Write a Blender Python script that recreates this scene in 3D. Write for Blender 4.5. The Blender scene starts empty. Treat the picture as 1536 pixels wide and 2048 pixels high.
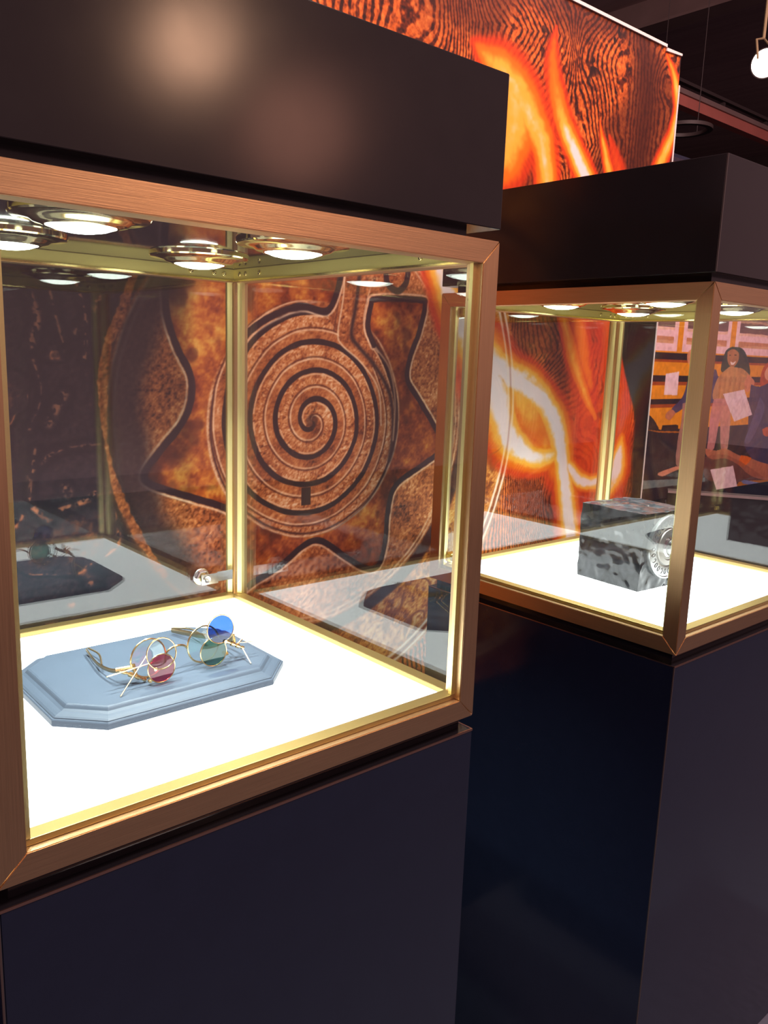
import bpy, bmesh, math, random
import numpy as np
from mathutils import Vector, Matrix, noise as mnoise

S = bpy.context.scene
COL = S.collection
PI = math.pi
FLOOR = -1.12

# ------------------------------------------------------------------ camera
F_PX = 1655.58                       # focal length in pixels of the 1536 px wide frame
CAM = np.array([-0.83417, -0.74539, 0.50369])
RX, ROLL, YAW = -0.1888, 0.03451, -0.71874
Mcam = (Matrix.Rotation(YAW, 3, 'Z') @ Matrix.Rotation(PI/2 + RX, 3, 'X') @ Matrix.Rotation(ROLL, 3, 'Z'))
cd = bpy.data.cameras.new('camera')
cam = bpy.data.objects.new('camera', cd)
COL.objects.link(cam)
cam.matrix_world = Matrix.Translation(Vector(CAM)) @ Mcam.to_4x4()
cd.sensor_fit = 'HORIZONTAL'; cd.sensor_width = 36.0
cd.lens = 36.0 * F_PX / 1536.0
cd.clip_start = 0.02; cd.clip_end = 100
S.camera = cam
Mnp = np.array(Mcam)

def at(u, v, x=None, y=None, z=None):
    """measured photo point -> world point on a known plane (used for survey only)"""
    d = Mnp @ np.array([(u-768)/F_PX, -(v-1024)/F_PX, -1.0])
    t = (x-CAM[0])/d[0] if x is not None else (y-CAM[1])/d[1] if y is not None else (z-CAM[2])/d[2]
    return CAM + t*d

# ------------------------------------------------------------------ colour, world, exposure
def lin(c):
    c = np.asarray(c, float)/255.0
    return tuple(np.where(c <= .04045, c/12.92, ((c+.055)/1.055)**2.4))
def rgba(c): return (*lin(c), 1.0)

W = bpy.data.worlds.new('hall_ambient'); S.world = W; W.use_nodes = True
WB = W.node_tree.nodes['Background']
WB.inputs[0].default_value = (0.74, 0.40, 0.43, 1); WB.inputs[1].default_value = 0.42

S.view_settings.view_transform = 'Standard'; S.view_settings.look = 'None'
S.view_settings.exposure = 0.0; S.view_settings.gamma = 1.0
S.view_settings.use_curve_mapping = False
S.cycles.use_denoising = True
S.cycles.max_bounces = 14; S.cycles.transparent_max_bounces = 40
S.cycles.glossy_bounces = 6; S.cycles.diffuse_bounces = 3
S.cycles.caustics_reflective = False; S.cycles.caustics_refractive = False
S.cycles.sample_clamp_indirect = 6.0

def area(name, loc, target, size, power, col):
    l = bpy.data.lights.new(name, 'AREA'); l.shape = 'DISK'; l.size = size; l.energy = power; l.color = col
    o = bpy.data.objects.new(name, l); COL.objects.link(o); o.location = loc
    o.rotation_euler = (Vector(target)-Vector(loc)).to_track_quat('-Z', 'Y').to_euler()
    return o
# hall floods in front of the stand, up under the hall ceiling
area('hall_light', (1.0, -1.5, 3.7), (0.9, 0.74, 1.1), 0.8, 200, (1.0, 0.74, 0.66))
area('hall_light', (-3.4, -3.6, 2.9), (0.8, 0.7, 0.8), 1.0, 60, (1.0, 0.58, 0.58))
area('hall_light', (2.28, -5.10, 2.64), (-0.437, 0, 0.777), 0.50, 17, (1.0, 0.55, 0.34))
area('hall_light', (3.34, -5.30, 2.28), (-0.32, 0, 0.72), 0.8, 7, (1.0, 0.42, 0.28))
area('hall_light', (4.4, -0.4, 3.9), (5.0, 2.2, 0.3), 1.0, 150, (1.0, 0.60, 0.60))

# ------------------------------------------------------------------ node material helpers
def mat(name):
    m = bpy.data.materials.new(name); m.use_nodes = True
    nt = m.node_tree
    for n in list(nt.nodes):
        if n.type != 'OUTPUT_MATERIAL': nt.nodes.remove(n)
    return m, nt, nt.nodes['Material Output']
def N(nt, t, **kw):
    n = nt.nodes.new(t)
    for k, v in kw.items(): setattr(n, k, v)
    return n
def pbr(name, col, rough=.5, metal=0., spec=.5, noise=None, bump=0., aniso=None, bscale=None, coat=0.):
    """principled material with a little procedural variation: noise=(scale xyz, amount)"""
    m, nt, out = mat(name)
    p = N(nt, 'ShaderNodeBsdfPrincipled'); nt.links.new(p.outputs[0], out.inputs[0])
    p.inputs['Base Color'].default_value = (*col, 1); p.inputs['Roughness'].default_value = rough
    p.inputs['Metallic'].default_value = metal; p.inputs['Specular IOR Level'].default_value = spec
    p.inputs['Coat Weight'].default_value = coat
    if noise or bump:
        sc, amt = noise or ((8, 8, 8), .1)
        tc = N(nt, 'ShaderNodeTexCoord'); mp = N(nt, 'ShaderNodeMapping'); mp.inputs['Scale'].default_value = sc
        nt.links.new(tc.outputs['Object'], mp.inputs[0])
        tx = N(nt, 'ShaderNodeTexNoise'); tx.inputs['Scale'].default_value = 1; tx.inputs['Detail'].default_value = 4
        nt.links.new(mp.outputs[0], tx.inputs['Vector'])
        mx = N(nt, 'ShaderNodeMix', data_type='RGBA')
        mx.inputs[6].default_value = (*[c*(1-amt) for c in col], 1); mx.inputs[7].default_value = (*[min(1, c*(1+amt)) for c in col], 1)
        nt.links.new(tx.outputs['Fac'], mx.inputs[0]); nt.links.new(mx.outputs[2], p.inputs['Base Color'])
        rr = N(nt, 'ShaderNodeMapRange'); rr.inputs['To Min'].default_value = max(.01, rough*(1-amt)); rr.inputs['To Max'].default_value = rough*(1+amt)
        nt.links.new(tx.outputs['Fac'], rr.inputs[0]); nt.links.new(rr.outputs[0], p.inputs['Roughness'])
        if bump:
            b = N(nt, 'ShaderNodeBump'); b.inputs['Strength'].default_value = bump; b.inputs['Distance'].default_value = .001
            nt.links.new(tx.outputs['Fac'], b.inputs['Height']); nt.links.new(b.outputs[0], p.inputs['Normal'])
    return m
def emit(name, col, s):
    m, nt, out = mat(name)
    e = N(nt, 'ShaderNodeEmission'); e.inputs[0].default_value = (*col, 1); e.inputs[1].default_value = s
    nt.links.new(e.outputs[0], out.inputs[0]); return m
def glass(name, tint, f0=.042, rough=0.0, refl=(1, 1, 1)):
    """clear sheet: transparent + Fresnel (Schlick) reflection, one mix per surface of the slab"""
    m, nt, out = mat(name)
    g = N(nt, 'ShaderNodeNewGeometry')
    dt = N(nt, 'ShaderNodeVectorMath', operation='DOT_PRODUCT')
    nt.links.new(g.outputs['Normal'], dt.inputs[0]); nt.links.new(g.outputs['Incoming'], dt.inputs[1])
    ab = N(nt, 'ShaderNodeMath', operation='ABSOLUTE'); nt.links.new(dt.outputs['Value'], ab.inputs[0])
    su = N(nt, 'ShaderNodeMath', operation='SUBTRACT', use_clamp=True); su.inputs[0].default_value = 1; nt.links.new(ab.outputs[0], su.inputs[1])
    pw = N(nt, 'ShaderNodeMath', operation='POWER'); pw.inputs[1].default_value = 5; nt.links.new(su.outputs[0], pw.inputs[0])
    ma = N(nt, 'ShaderNodeMath', operation='MULTIPLY_ADD'); ma.inputs[1].default_value = 1-f0; ma.inputs[2].default_value = f0
    nt.links.new(pw.outputs[0], ma.inputs[0])
    t = N(nt, 'ShaderNodeBsdfTransparent'); t.inputs[0].default_value = (*tint, 1)
    gl = N(nt, 'ShaderNodeBsdfAnisotropic') if False else N(nt, 'ShaderNodeBsdfGlossy')
    gl.inputs['Color'].default_value = (*refl, 1); gl.inputs['Roughness'].default_value = rough
    mx = N(nt, 'ShaderNodeMixShader')
    nt.links.new(ma.outputs[0], mx.inputs[0]); nt.links.new(t.outputs[0], mx.inputs[1]); nt.links.new(gl.outputs[0], mx.inputs[2])
    nt.links.new(mx.outputs[0], out.inputs[0]); return m

BRONZE = {}
for ax, sc in (('x', (14, 1300, 1300)), ('y', (1300, 14, 1300)), ('z', (1300, 1300, 14))):
    BRONZE[ax] = pbr('brushed_bronze_'+ax, (.70, .475, .255), .34, 1, noise=(sc, .16), bump=.18)
BRASS = pbr('satin_brass', (.86, .72, .32), .42, 1, noise=((500, 500, 500), .05))
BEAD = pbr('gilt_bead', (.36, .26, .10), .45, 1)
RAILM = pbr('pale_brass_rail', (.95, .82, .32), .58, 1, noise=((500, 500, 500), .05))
BRASS_EDGE = pbr('polished_brass', (.86, .70, .30), .14, 1)
BLACK = pbr('gloss_black_laminate', (.009, .013, .030), .11, 0, .5, noise=((30, 30, 30), .1), bump=.02)
BLACKH = pbr('gloss_black_header', (.012, .010, .011), .16, 0, .5, noise=((30, 30, 30), .1), bump=.02)
BLACK2 = pbr('black_recess', (.008, .007, .009), .12, 0, .5)
CEILM = pbr('black_mirror_acrylic', (.012, .012, .016), .05, 0, .7)
GLASS = glass('clear_glass', (.965, .985, .975))
GEDGE = pbr('glass_edge', (.30, .36, .16), .15, 0, .6)
LIGHTBOX = emit('lightbox_panel', (.97, 1.0, .99), 5.3)
LED = emit('led_lens', (.93, 1.0, .90), 14.0)
TRIM = pbr('polished_gold_trim', (.86, .74, .42), .09, 1)
STEEL = pbr('nickel_steel', (.72, .73, .72), .2, 1)
WHITE = pbr('white_trim', (.82, .74, .72), .4)
NAVY = pbr('navy_painted_wood', (.050, .066, .094), .50, 0, .22, noise=((14, 22, 60), .10))
GOLD = pbr('antique_gold', (.80, .60, .30), .22, 1, noise=((300, 300, 300), .12))
OLDBRASS = pbr('aged_brass_strip', (.42, .33, .20), .38, 1, noise=((300, 300, 300), .2))

# ------------------------------------------------------------------ mesh helpers
def link(name, me, m, parent=None):
    if not isinstance(m, (list, tuple)): m = [m]
    for k in m:
        if k.name not in [x.name for x in me.materials if x]: me.materials.append(k)
    o = bpy.data.objects.new(name, me); COL.objects.link(o)
    if parent is not None: o.parent = parent
    return o
def from_bm(name, bm, m, parent=None, smooth=False):
    bmesh.ops.recalc_face_normals(bm, faces=bm.faces)
    me = bpy.data.meshes.new(name); bm.to_mesh(me); bm.free()
    if smooth: me.polygons.foreach_set('use_smooth', [True]*len(me.polygons)); me.set_sharp_from_angle(angle=.6)
    return link(name, me, m, parent)
def add_box(bm, lo, hi, mi=0):
    x0, y0, z0 = lo; x1, y1, z1 = hi
    v = [bm.verts.new(p) for p in ((x0,y0,z0),(x1,y0,z0),(x1,y1,z0),(x0,y1,z0),(x0,y0,z1),(x1,y0,z1),(x1,y1,z1),(x0,y1,z1))]
    for f in ((0,3,2,1),(4,5,6,7),(0,1,5,4),(1,2,6,5),(2,3,7,6),(3,0,4,7)):
        bm.faces.new([v[i] for i in f]).material_index = mi
    return v
def box(name, lo, hi, m, parent=None, bevel=0.):
    bm = bmesh.new(); add_box(bm, lo, hi)
    if bevel: bmesh.ops.bevel(bm, geom=bm.edges[:], offset=bevel, segments=2, affect='EDGES', profile=.6)
    return from_bm(name, bm, m, parent)
def hexa(name, bottom, top, m, parent=None, bevel=0.):
    bm = bmesh.new()
    a = [bm.verts.new(p) for p in bottom]; b = [bm.verts.new(p) for p in top]
    n = len(a)
    bm.faces.new(a[::-1]); bm.faces.new(b)
    for i in range(n): bm.faces.new((a[i], a[(i+1) % n], b[(i+1) % n], b[i]))
    if bevel: bmesh.ops.bevel(bm, geom=bm.edges[:], offset=bevel, segments=2, affect='EDGES')
    return from_bm(name, bm, m, parent)
def lathe(bm, prof, seg=40, M=None, mi=0):
    """profile (r,z) revolved about z; ends with r=0 close"""
    M = M or Matrix.Identity(4); rows = []
    for r, z in prof:
        if r < 1e-6: rows.append([bm.verts.new(M @ Vector((0, 0, z)))])
        else: rows.append([bm.verts.new(M @ Vector((r*math.cos(2*PI*i/seg), r*math.sin(2*PI*i/seg), z))) for i in range(seg)])
    for A, B in zip(rows, rows[1:]):
        for i in range(seg):
            j = (i+1) % seg
            if len(A) == 1 and len(B) == 1: continue
            f = (A[0], B[i], B[j]) if len(A) == 1 else (A[i], A[j], B[0]) if len(B) == 1 else (A[i], A[j], B[j], B[i])
            bm.faces.new(f).material_index = mi
def tube(bm, pts, r, seg=10, closed=False, flat=1.0, up=None):
    """swept tube; r number or list; flat squashes across the 2nd axis"""
    P = [Vector(p) for p in pts]; n = len(P)
    R = r if isinstance(r, (list, tuple)) else [r]*n
    prev = None; rings = []
    for i in range(n):
        if closed: t = P[(i+1) % n]-P[i-1]
        else: t = P[min(i+1, n-1)]-P[max(i-1, 0)]
        t.normalize()
        u = Vector(up) if up is not None else (prev if prev else (Vector((0, 0, 1)) if abs(t.z) < .9 else Vector((1, 0, 0))))
        a = (u-t*u.dot(t)).normalized(); b = t.cross(a); prev = a
        rings.append([bm.verts.new(P[i]+(a*math.cos(2*PI*k/seg)*R[i]+b*math.sin(2*PI*k/seg)*R[i]*flat)) for k in range(seg)])
    m_ = n if closed else n-1
    for i in range(m_):
        A, B = rings[i], rings[(i+1) % n]
        for k in range(seg): bm.faces.new((A[k], A[(k+1) % seg], B[(k+1) % seg], B[k]))
    if not closed: bm.faces.new(rings[0][::-1]); bm.faces.new(rings[-1])
def spline(pts, n=8):
    P = [Vector(p) for p in pts]; out = []
    for i in range(len(P)-1):
        p0, p1, p2, p3 = P[max(i-1, 0)], P[i], P[i+1], P[min(i+2, len(P)-1)]
        for k in range(n):
            t = k/n
            out.append(.5*((2*p1)+(p2-p0)*t+(2*p0-5*p1+4*p2-p3)*t*t+(3*p1-p0-3*p2+p3)*t**3))
    out.append(P[-1]); return out
def tag(o, label=None, cat=None, group=None, kind=None):
    if label: o['label'] = label
    if cat: o['category'] = cat
    if group: o['group'] = group
    if kind: o['kind'] = kind
    return o
def empty(name, loc, label, cat, group=None, rz=0.):
    o = bpy.data.objects.new(name, None); COL.objects.link(o); o.location = loc; o.rotation_euler = (0, 0, rz)
    o.empty_display_size = .05
    bpy.context.view_layer.update()
    return tag(o, label, cat, group)
def frame_of(c, n):
    """matrix whose z axis is n, at c"""
    return Matrix.Translation(Vector(c)) @ Vector(n).to_track_quat('Z', 'Y').to_matrix().to_4x4()

# ------------------------------------------------------------------ printed graphics painted with numpy
rng = np.random.default_rng(7)
def vnoise(u, v, seed):
    g = np.random.default_rng(seed).random((256, 256)).astype(np.float32)
    iu = np.floor(u).astype(np.int32); iv = np.floor(v).astype(np.int32)
    fu = (u-iu).astype(np.float32); fv = (v-iv).astype(np.float32)
    fu = fu*fu*(3-2*fu); fv = fv*fv*(3-2*fv)
    a = g[iv & 255, iu & 255]; b = g[iv & 255, (iu+1) & 255]; c = g[(iv+1) & 255, iu & 255]; d = g[(iv+1) & 255, (iu+1) & 255]
    return (a+(b-a)*fu)*(1-fv)+(c+(d-c)*fu)*fv
def fbm(X, Z, f, oct=4, seed=1):
    s = 0; a = .5; t = 0
    for k in range(oct):
        s = s+a*vnoise(X*f+17.3*k+100, Z*f+9.1*k+100, seed+k); t += a; a *= .55; f *= 2.03
    return s/t
def sstep(a, b, x):
    t = np.clip((x-a)/(b-a), 0, 1); return t*t*(3-2*t)
def make_image(name, A):
    h, w, _ = A.shape
    im = bpy.data.images.new(name, w, h, alpha=False)
    buf = np.ones((h, w, 4), np.float32); buf[..., :3] = np.clip(A, 0, 1)
    im.pixels.foreach_set(buf.ravel()); im.update(); im.pack(); return im
def print_mat(name, im, rough=.45):
    m, nt, out = mat(name)
    p = N(nt, 'ShaderNodeBsdfPrincipled'); nt.links.new(p.outputs[0], out.inputs[0])
    p.inputs['Roughness'].default_value = rough; p.inputs['Specular IOR Level'].default_value = .2
    t = N(nt, 'ShaderNodeTexImage'); t.image = im; t.interpolation = 'Cubic'
    nt.links.new(t.outputs[0], p.inputs['Base Color']); return m
def seg_dist(X, Z, pts):
    d = np.full(X.shape, 9., np.float32)
    for (x0, z0), (x1, z1) in zip(pts, pts[1:]):
        dx, dz = x1-x0, z1-z0; L = dx*dx+dz*dz+1e-12
        t = np.clip(((X-x0)*dx+(Z-z0)*dz)/L, 0, 1)
        d = np.minimum(d, np.hypot(X-x0-t*dx, Z-z0-t*dz))
    return d
def catmull(pts, n=6):
    q = [(p[0], p[1], 0) for p in pts]
    return [(v.x, v.y) for v in spline(q, n)]

YW = 0.74                                # plane of the printed wall
XR, ZT = 1.593, 1.4185                   # its right edge and top
XL, ZB = -0.95, -0.40
def P2(lst, y=YW):
    r = [at(u, v, y=y) for u, v in lst]; return [(p[0], p[2]) for p in r]

def paint_wall():
    ppm = 950
    w, h = int((XR-XL)*ppm), int((ZT-ZB)*ppm)
    xs = np.linspace(XL, XR, w, dtype=np.float32); zs = np.linspace(ZB, ZT, h, dtype=np.float32)
    X, Z = np.meshgrid(xs, zs)
    def win(pts, r):
        a = np.array(pts)
        i0, i1 = np.searchsorted(xs, [a[:, 0].min()-r, a[:, 0].max()+r]); j0, j1 = np.searchsorted(zs, [a[:, 1].min()-r, a[:, 1].max()+r])
        return slice(j0, j1), slice(i0, i1)
    def dist(pts, r=.05):
        s = win(pts, r); D = np.full(X.shape, 9., np.float32)
        if X[s].size: D[s] = seg_dist(X[s], Z[s], pts)
        return D
    def inpoly(pts):
        s = win(pts, .01); ins = np.zeros(X.shape, bool); x, z = X[s], Z[s]; m = np.zeros(x.shape, bool)
        for (x0, z0), (x1, z1) in zip(pts, pts[1:]+pts[:1]):
            if abs(z1-z0) < 1e-9: continue
            j0, j1 = np.searchsorted(z[:, 0], sorted((z0, z1)))
            if j1 > j0: m[j0:j1] ^= x[j0:j1] < (x1-x0)*(z[j0:j1]-z0)/(z1-z0)+x0
        ins[s] = m; return ins
    def mixc(A, c, k):
        A += (np.asarray(c, np.float32)/255.-A)*k[..., None].astype(np.float32); return A
    def ramp(t, stops):
        p = [s[0] for s in stops]; return np.stack([np.interp(t, p, [s[1][i]/255. for s in stops]) for i in range(3)], -1).astype(np.float32)
    def relief(H, lx, lz, k):
        gz, gx = np.gradient(H); return (-(gx*lx)+-(gz*lz))*k
    n1 = fbm(X, Z, 2.6, 2, 11); n2 = fbm(X, Z, 9, 3, 21); n3 = fbm(X, Z, 55, 2, 31)
    g1 = fbm(X, Z, 150, 2, 51); g2 = fbm(X, Z, 85, 2, 61); sm = fbm(X, Z, 24, 4, 71); blot = fbm(X, Z, 7.5, 2, 81)
    # ---- charred wood with contour grain
    phi = X+.16*(n1-.5)+.030*(n2-.5)+.004*(n3-.5)
    for px, amp, s in (((872, 25), -.13, .10), ((1330, 165), .06, .05), ((1080, 860), .16, .14), ((1100, 1010), .18, .13), ((1290, 60), .05, .10)):
        kx, kz = P2([px])[0]; phi = phi+amp*np.exp(-((X-kx)**2+((Z-kz)*.8)**2)/(s*s))
    for px, half, slope in (((1060, 60), .26, .75), ((1190, 290), .16, .6), ((1120, 700), .3, .5)):
        kx, kz = P2([px])[0]; phi = phi+slope*np.abs(Z-kz-.15*(X-kx))*sstep(half, half*.45, np.abs(X-kx))*sstep(.35, .18, np.abs(Z-kz))
    sp = np.where(Z > .8, .0205, .0165)
    line = .5+.5*np.sin(2*PI*phi/sp+1.3*(n3-.5))
    t = .50+.42*(g2-.5)+.45*(g1-.5)+.25*(n2-.5)-.36*sstep(.40, .90, line)
    A = ramp(t, ((0, (44, 20, 18)), (.22, (96, 36, 18)), (.48, (196, 90, 34)), (.75, (238, 132, 58)), (1, (255, 190, 120))))
    A = mixc(A, (64, 26, 20), sstep(.53, .66, n1)*.55)
    A = mixc(A, (60, 24, 18), np.exp(-(dist(P2([(1288, 70), (1296, 200), (1280, 300), (1262, 360)]), .2)/.065)**2)*.72*(.5+.8*n2))
    kd = fbm(X, Z, 40, 2, 33); spots = sstep(.62, .7, kd)*np.exp(-(dist(P2([(1085, 70), (1110, 150), (1130, 190), (1190, 130), (1240, 60)]), .2)/.03)**2)
    A = mixc(A, (40, 20, 20), spots)
    # ---- the big coin
    c0 = (.245, .352); R = np.hypot(X-c0[0], Z-c0[1]); T = np.arctan2(Z-c0[1], X-c0[0]); Rw = R+.007*(n2-.5)
    coin = sstep(.690, .682, R)
    gr = relief(g1*1.0+g2*1.3, -.5, .7, 1.)
    tg = .43+1.1*gr+.55*(g1-.5)+.50*(n2-.5)+.35*(sm-.5)
    gran = ((0, (66, 32, 24)), (.2, (124, 60, 32)), (.45, (176, 96, 52)), (.68, (214, 136, 84)), (.9, (240, 190, 150)), (1.2, (255, 224, 196)))
    C = ramp(tg, gran)
    R2 = P2([(486,1182),(510,1163),(560,1132),(612,1088),(645,1083),(690,1113),(732,1137),(757,1130),(770,1085),(776,1020),(792,970),(845,930),(876,905),(878,872),(838,800),(815,760),(820,715),(838,665),(850,612),(840,600),(755,598),(742,612),(736,655),(748,690)])
    T2 = P2([(478,690),(500,662),(540,634),(600,612),(652,622),(672,590),(684,540)])
    L2 = P2([(332,545),(332,620),(352,690),(383,760),(372,832),(318,905),(290,945),(300,968),(365,990),(440,1012),(464,1030),(474,1080),(474,1140),(486,1182)])
    oR, oT, oL = catmull(R2, 5), catmull(T2, 5), catmull(L2, 5)
    mid = P2([(745, 740), (735, 860), (618, 838), (540, 740), (478, 690)]); topc = P2([(690, 500), (340, 500)])
    inside = inpoly(oR+mid+oT+topc+oL)
    ts = .46+.7*(sm-.5)+.42*(blot-.5)+.30*(g2-.5)+.4*gr
    dome = np.minimum(np.minimum(dist(oR, .06), dist(oT, .06)), dist(oL, .06)); ts = ts-.16*np.exp(-(dome/.022)**2)
    M = ramp(ts, ((0, (70, 26, 16)), (.3, (140, 58, 26)), (.5, (188, 98, 38)), (.68, (220, 146, 62)), (.85, (236, 190, 96)), (1.1, (250, 220, 150))))
    M = mixc(M, (84, 34, 22), sstep(.60, .72, fbm(X, Z, 15, 3, 91))*.6)
    C = np.where(inside[..., None], M, C)
    # spiral disc
    disc = sstep(.262, .257, Rw)
    s = ((Rw-.001)+.0625*T/(2*PI))/.0625; ph = s-np.floor(s); g = np.minimum(ph, 1-ph)*.0625
    band2 = sstep(.36, .42, ph)*sstep(.98, .9, ph)
    td = .44+.7*(sm-.5)+1.0*gr+.30*(g1-.5)+band2*(.10+.8*gr)
    Dk = ramp(td, gran)
    rid = lambda c, wd: np.exp(-((ph-c)*.0625/wd)**2)
    Dk = mixc(Dk, (246, 200, 164), rid(.40, .0022)*(.45+.6*n3)); Dk = mixc(Dk, (80, 34, 24), rid(.47, .0020)*.75)
    Dk = mixc(Dk, (236, 184, 144), rid(.86, .0020)*(n3 > .42)*.85)
    dots = sstep(.55, .66, fbm(R*1.0, T*.28, 160, 1, 131)); Dk = mixc(Dk, (236, 176, 130), dots*rid(.62, .005)*.7)
    Dk = mixc(Dk, (54, 34, 36), sstep(.0072, .0046, g+.002*(n3-.5)))
    Dk = mixc(Dk, (66, 38, 34), sstep(.020, .010, R)*.6)
    C += (Dk-C)*disc[..., None]
    rm = 1-sstep(.02, .10, Z-c0[1])*sstep(.20, .13, X-c0[0])
    C = mixc(C, (244, 200, 164), np.exp(-((Rw-.258)/.003)**2)*.8*(.4+.7*n3)*rm); C = mixc(C, (70, 32, 28), np.exp(-((Rw-.2515)/.0028)**2)*.85*rm)
    q = at(612, 993, y=YW); sq = (np.abs(X-q[0]) < .013) & (np.abs(Z-q[2]) < .02); C[sq] = np.array((64, 40, 38))/255.
    # granular shoulder over the disc at the upper left, then the stem
    sh = catmull(P2([(486, 692), (520, 660), (570, 634), (640, 640), (690, 600), (705, 545)]), 5)
    stem = inpoly(P2([(690, 520), (682, 600), (655, 632), (690, 690), (740, 740), (800, 800), (790, 720), (745, 690), (735, 640), (748, 590), (770, 520)]))
    C = np.where((stem & ~inside)[..., None], ramp(tg, gran), C)
    for pl, col, wd, k in (([(690, 545), (686, 600), (676, 665), (684, 690), (725, 728), (757, 780), (762, 850)], (240, 196, 160), .0026, .85),
                           ([(682, 545), (677, 600), (668, 660)], (96, 44, 30), .0030, .7),
                           ([(720, 545), (712, 610), (703, 668), (716, 692), (752, 735), (780, 790), (786, 860), (778, 920)], (58, 36, 38), .0060, .95),
                           ([(745, 560), (728, 630), (732, 672), (756, 705)], (240, 196, 160), .0022, .6),
                           ([(748, 596), (736, 655), (748, 690), (778, 735), (790, 800), (786, 880)], (232, 180, 140), .0030, .6)):
        C = mixc(C, col, np.exp(-(dist(catmull(P2(pl), 5))/wd)**2)*k)
    # star outline: dark trough and bright outer lip
    for ol in (oR, oT, oL):
        d = dist(ol)+.002*(n3-.5)
        C = mixc(C, (248, 208, 176), np.exp(-((d-.0105)/.0026)**2)*(.45+.5*n3)*(inside == 0))
        C = mixc(C, (56, 34, 38), sstep(.0088, .0055, d))
    u = dist(catmull(P2([(772, 535), (775, 566), (795, 582), (812, 566), (817, 535)]), 5)); C = mixc(C, (60, 36, 38), sstep(.010, .006, u))
    # coin rim
    for rr in (.452, .463): C = mixc(C, (246, 204, 170), np.exp(-((Rw-rr)/.003)**2)*.75*(.35+.8*n3))
    C = mixc(C, (60, 30, 30), sstep(.466, .474, Rw)*sstep(.508, .498, Rw)*.92)
    rimb = sstep(.500, .512, Rw)
    Rb = ramp(.47+.7*(sm-.5)+1.2*gr+.5*(g2-.5), ((0, (80, 34, 20)), (.3, (150, 74, 32)), (.5, (204, 120, 52)), (.75, (236, 170, 92)), (1.1, (255, 214, 160))))
    mark = fbm(X, Z, 12, 2, 101); Rb = mixc(Rb, (86, 38, 24), np.exp(-((mark-.5)/.018)**2)*sstep(.53, .55, R)*sstep(.65, .63, R)*.85)
    Rb = mixc(Rb, (246, 204, 160), np.exp(-((mark-.55)/.014)**2)*sstep(.53, .55, R)*sstep(.65, .63, R)*.5)
    C += (Rb-C)*rimb[..., None]
    for rr in (.655, .674): C = mixc(C, (250, 214, 190), np.exp(-((Rw-rr)/.004)**2)*.9)
    C = mixc(C, (120, 52, 28), np.exp(-((Rw-.6645)/.0035)**2)*.8)
    # left: almost black relief with copper glints
    deep = fbm(X+.03*(n2-.5), Z, 7, 3, 111)
    L = ramp(.22+.55*gr+.30*(g1-.5)+.55*np.exp(-((deep-.585)/.014)**2)*sstep(.40, .62, g2)+.30*sstep(.62, .74, deep)*g2-.22*np.exp(-((deep-.545)/.022)**2), ((0, (22, 17, 26)), (.3, (46, 32, 40)), (.55, (96, 56, 44)), (.8, (160, 92, 62)), (1.1, (214, 150, 112))))
    for pl, wd in (([(100,583),(113,640),(130,700)], .006), ([(150,665),(186,620),(200,585)], .008), ([(128,790),(112,815),(98,848)], .012), ([(66,720),(83,790),(58,860)], .006),
                   ([(52,955),(115,902),(200,888)], .006), ([(130,975),(138,990),(128,1000)], .010), ([(60,690),(75,640),(60,590)], .010), ([(70,900),(60,1000),(95,1040)], .004), ([(150,560),(172,640),(168,720)], .005), ([(120,1020),(160,1005),(190,985)], .006)):
        d = dist(catmull(P2(pl), 5))+.010*(n2-.5); L = mixc(L, (176, 106, 72), sstep(wd, wd*.3, d)*sstep(.40, .62, g1)*(.35+.5*g2))
        L = mixc(L, (24, 18, 28), np.exp(-((d-wd-.006)/.006)**2)*.8)
    ang = sstep(.10, -.20, X)*sstep(.468, .482, Rw)
    C += (L-C)*np.clip(ang, 0, 1)[..., None]
    band = sstep(.06, -.12, X)*sstep(.355, .415, R+.05*(n2-.5))*sstep(.475, .460, R)
    C = mixc(C, (38, 27, 35), band*.85)
    ld = dist(catmull(P2([(275, 520), (247, 610), (212, 700), (206, 800), (214, 900), (234, 980), (262, 1045), (300, 1110), (330, 1150)]), 5))+.006*(n2-.5)
    C = mixc(C, (0, 0, 0), sstep(.03, .0, ld)*.3); lk = (sstep(.0095, .0055, ld+.006*(g2-.5)+.010*(n2-.5)))[..., None]; C = C*(1-lk)+ramp(tg*.90, gran)*.85*lk
    A += (L-A)*sstep(-.1, -.2, X)[..., None]
    A += (C-A)*coin[..., None]
    # ---- flames: points carry (u, v, half width, heat)
    heat = np.zeros_like(X); wob = .030*(n2-.5)+.05*(n1-.5)
    wx, wz = X+.5*wob, Z+.3*(fbm(X, Z, 6, 2, 141)-.5)*.12
    def flame(pts):
        p = [(*q, pw, pk) for q, (_, _, pw, pk) in zip(P2([(u, v) for u, v, _, _ in pts]), pts)]
        m_ = max(q[2] for q in p)*2.4
        for (x0, z0, w0, k0), (x1, z1, w1, k1) in zip(p, p[1:]):
            s_ = win([(x0, z0), (x1, z1)], m_); x, z = wx[s_], wz[s_]
            dx, dz = x1-x0, z1-z0; t = np.clip(((x-x0)*dx+(z-z0)*dz)/(dx*dx+dz*dz+1e-9), 0, 1)
            d = np.hypot(x-x0-t*dx, z-z0-t*dz)/(w0+(w1-w0)*t)
            heat[s_] = np.maximum(heat[s_], (k0+(k1-k0)*t)*np.exp(-d**1.8))
    def cflame(pts):
        a_ = [(p[0], p[1], 0) for p in pts]; b_ = [(p[2], p[3], 0) for p in pts]
        flame([(p.x, p.y, max(q.x, .003), q.y) for p, q in zip(spline(a_, 5), spline(b_, 5))])
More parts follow.
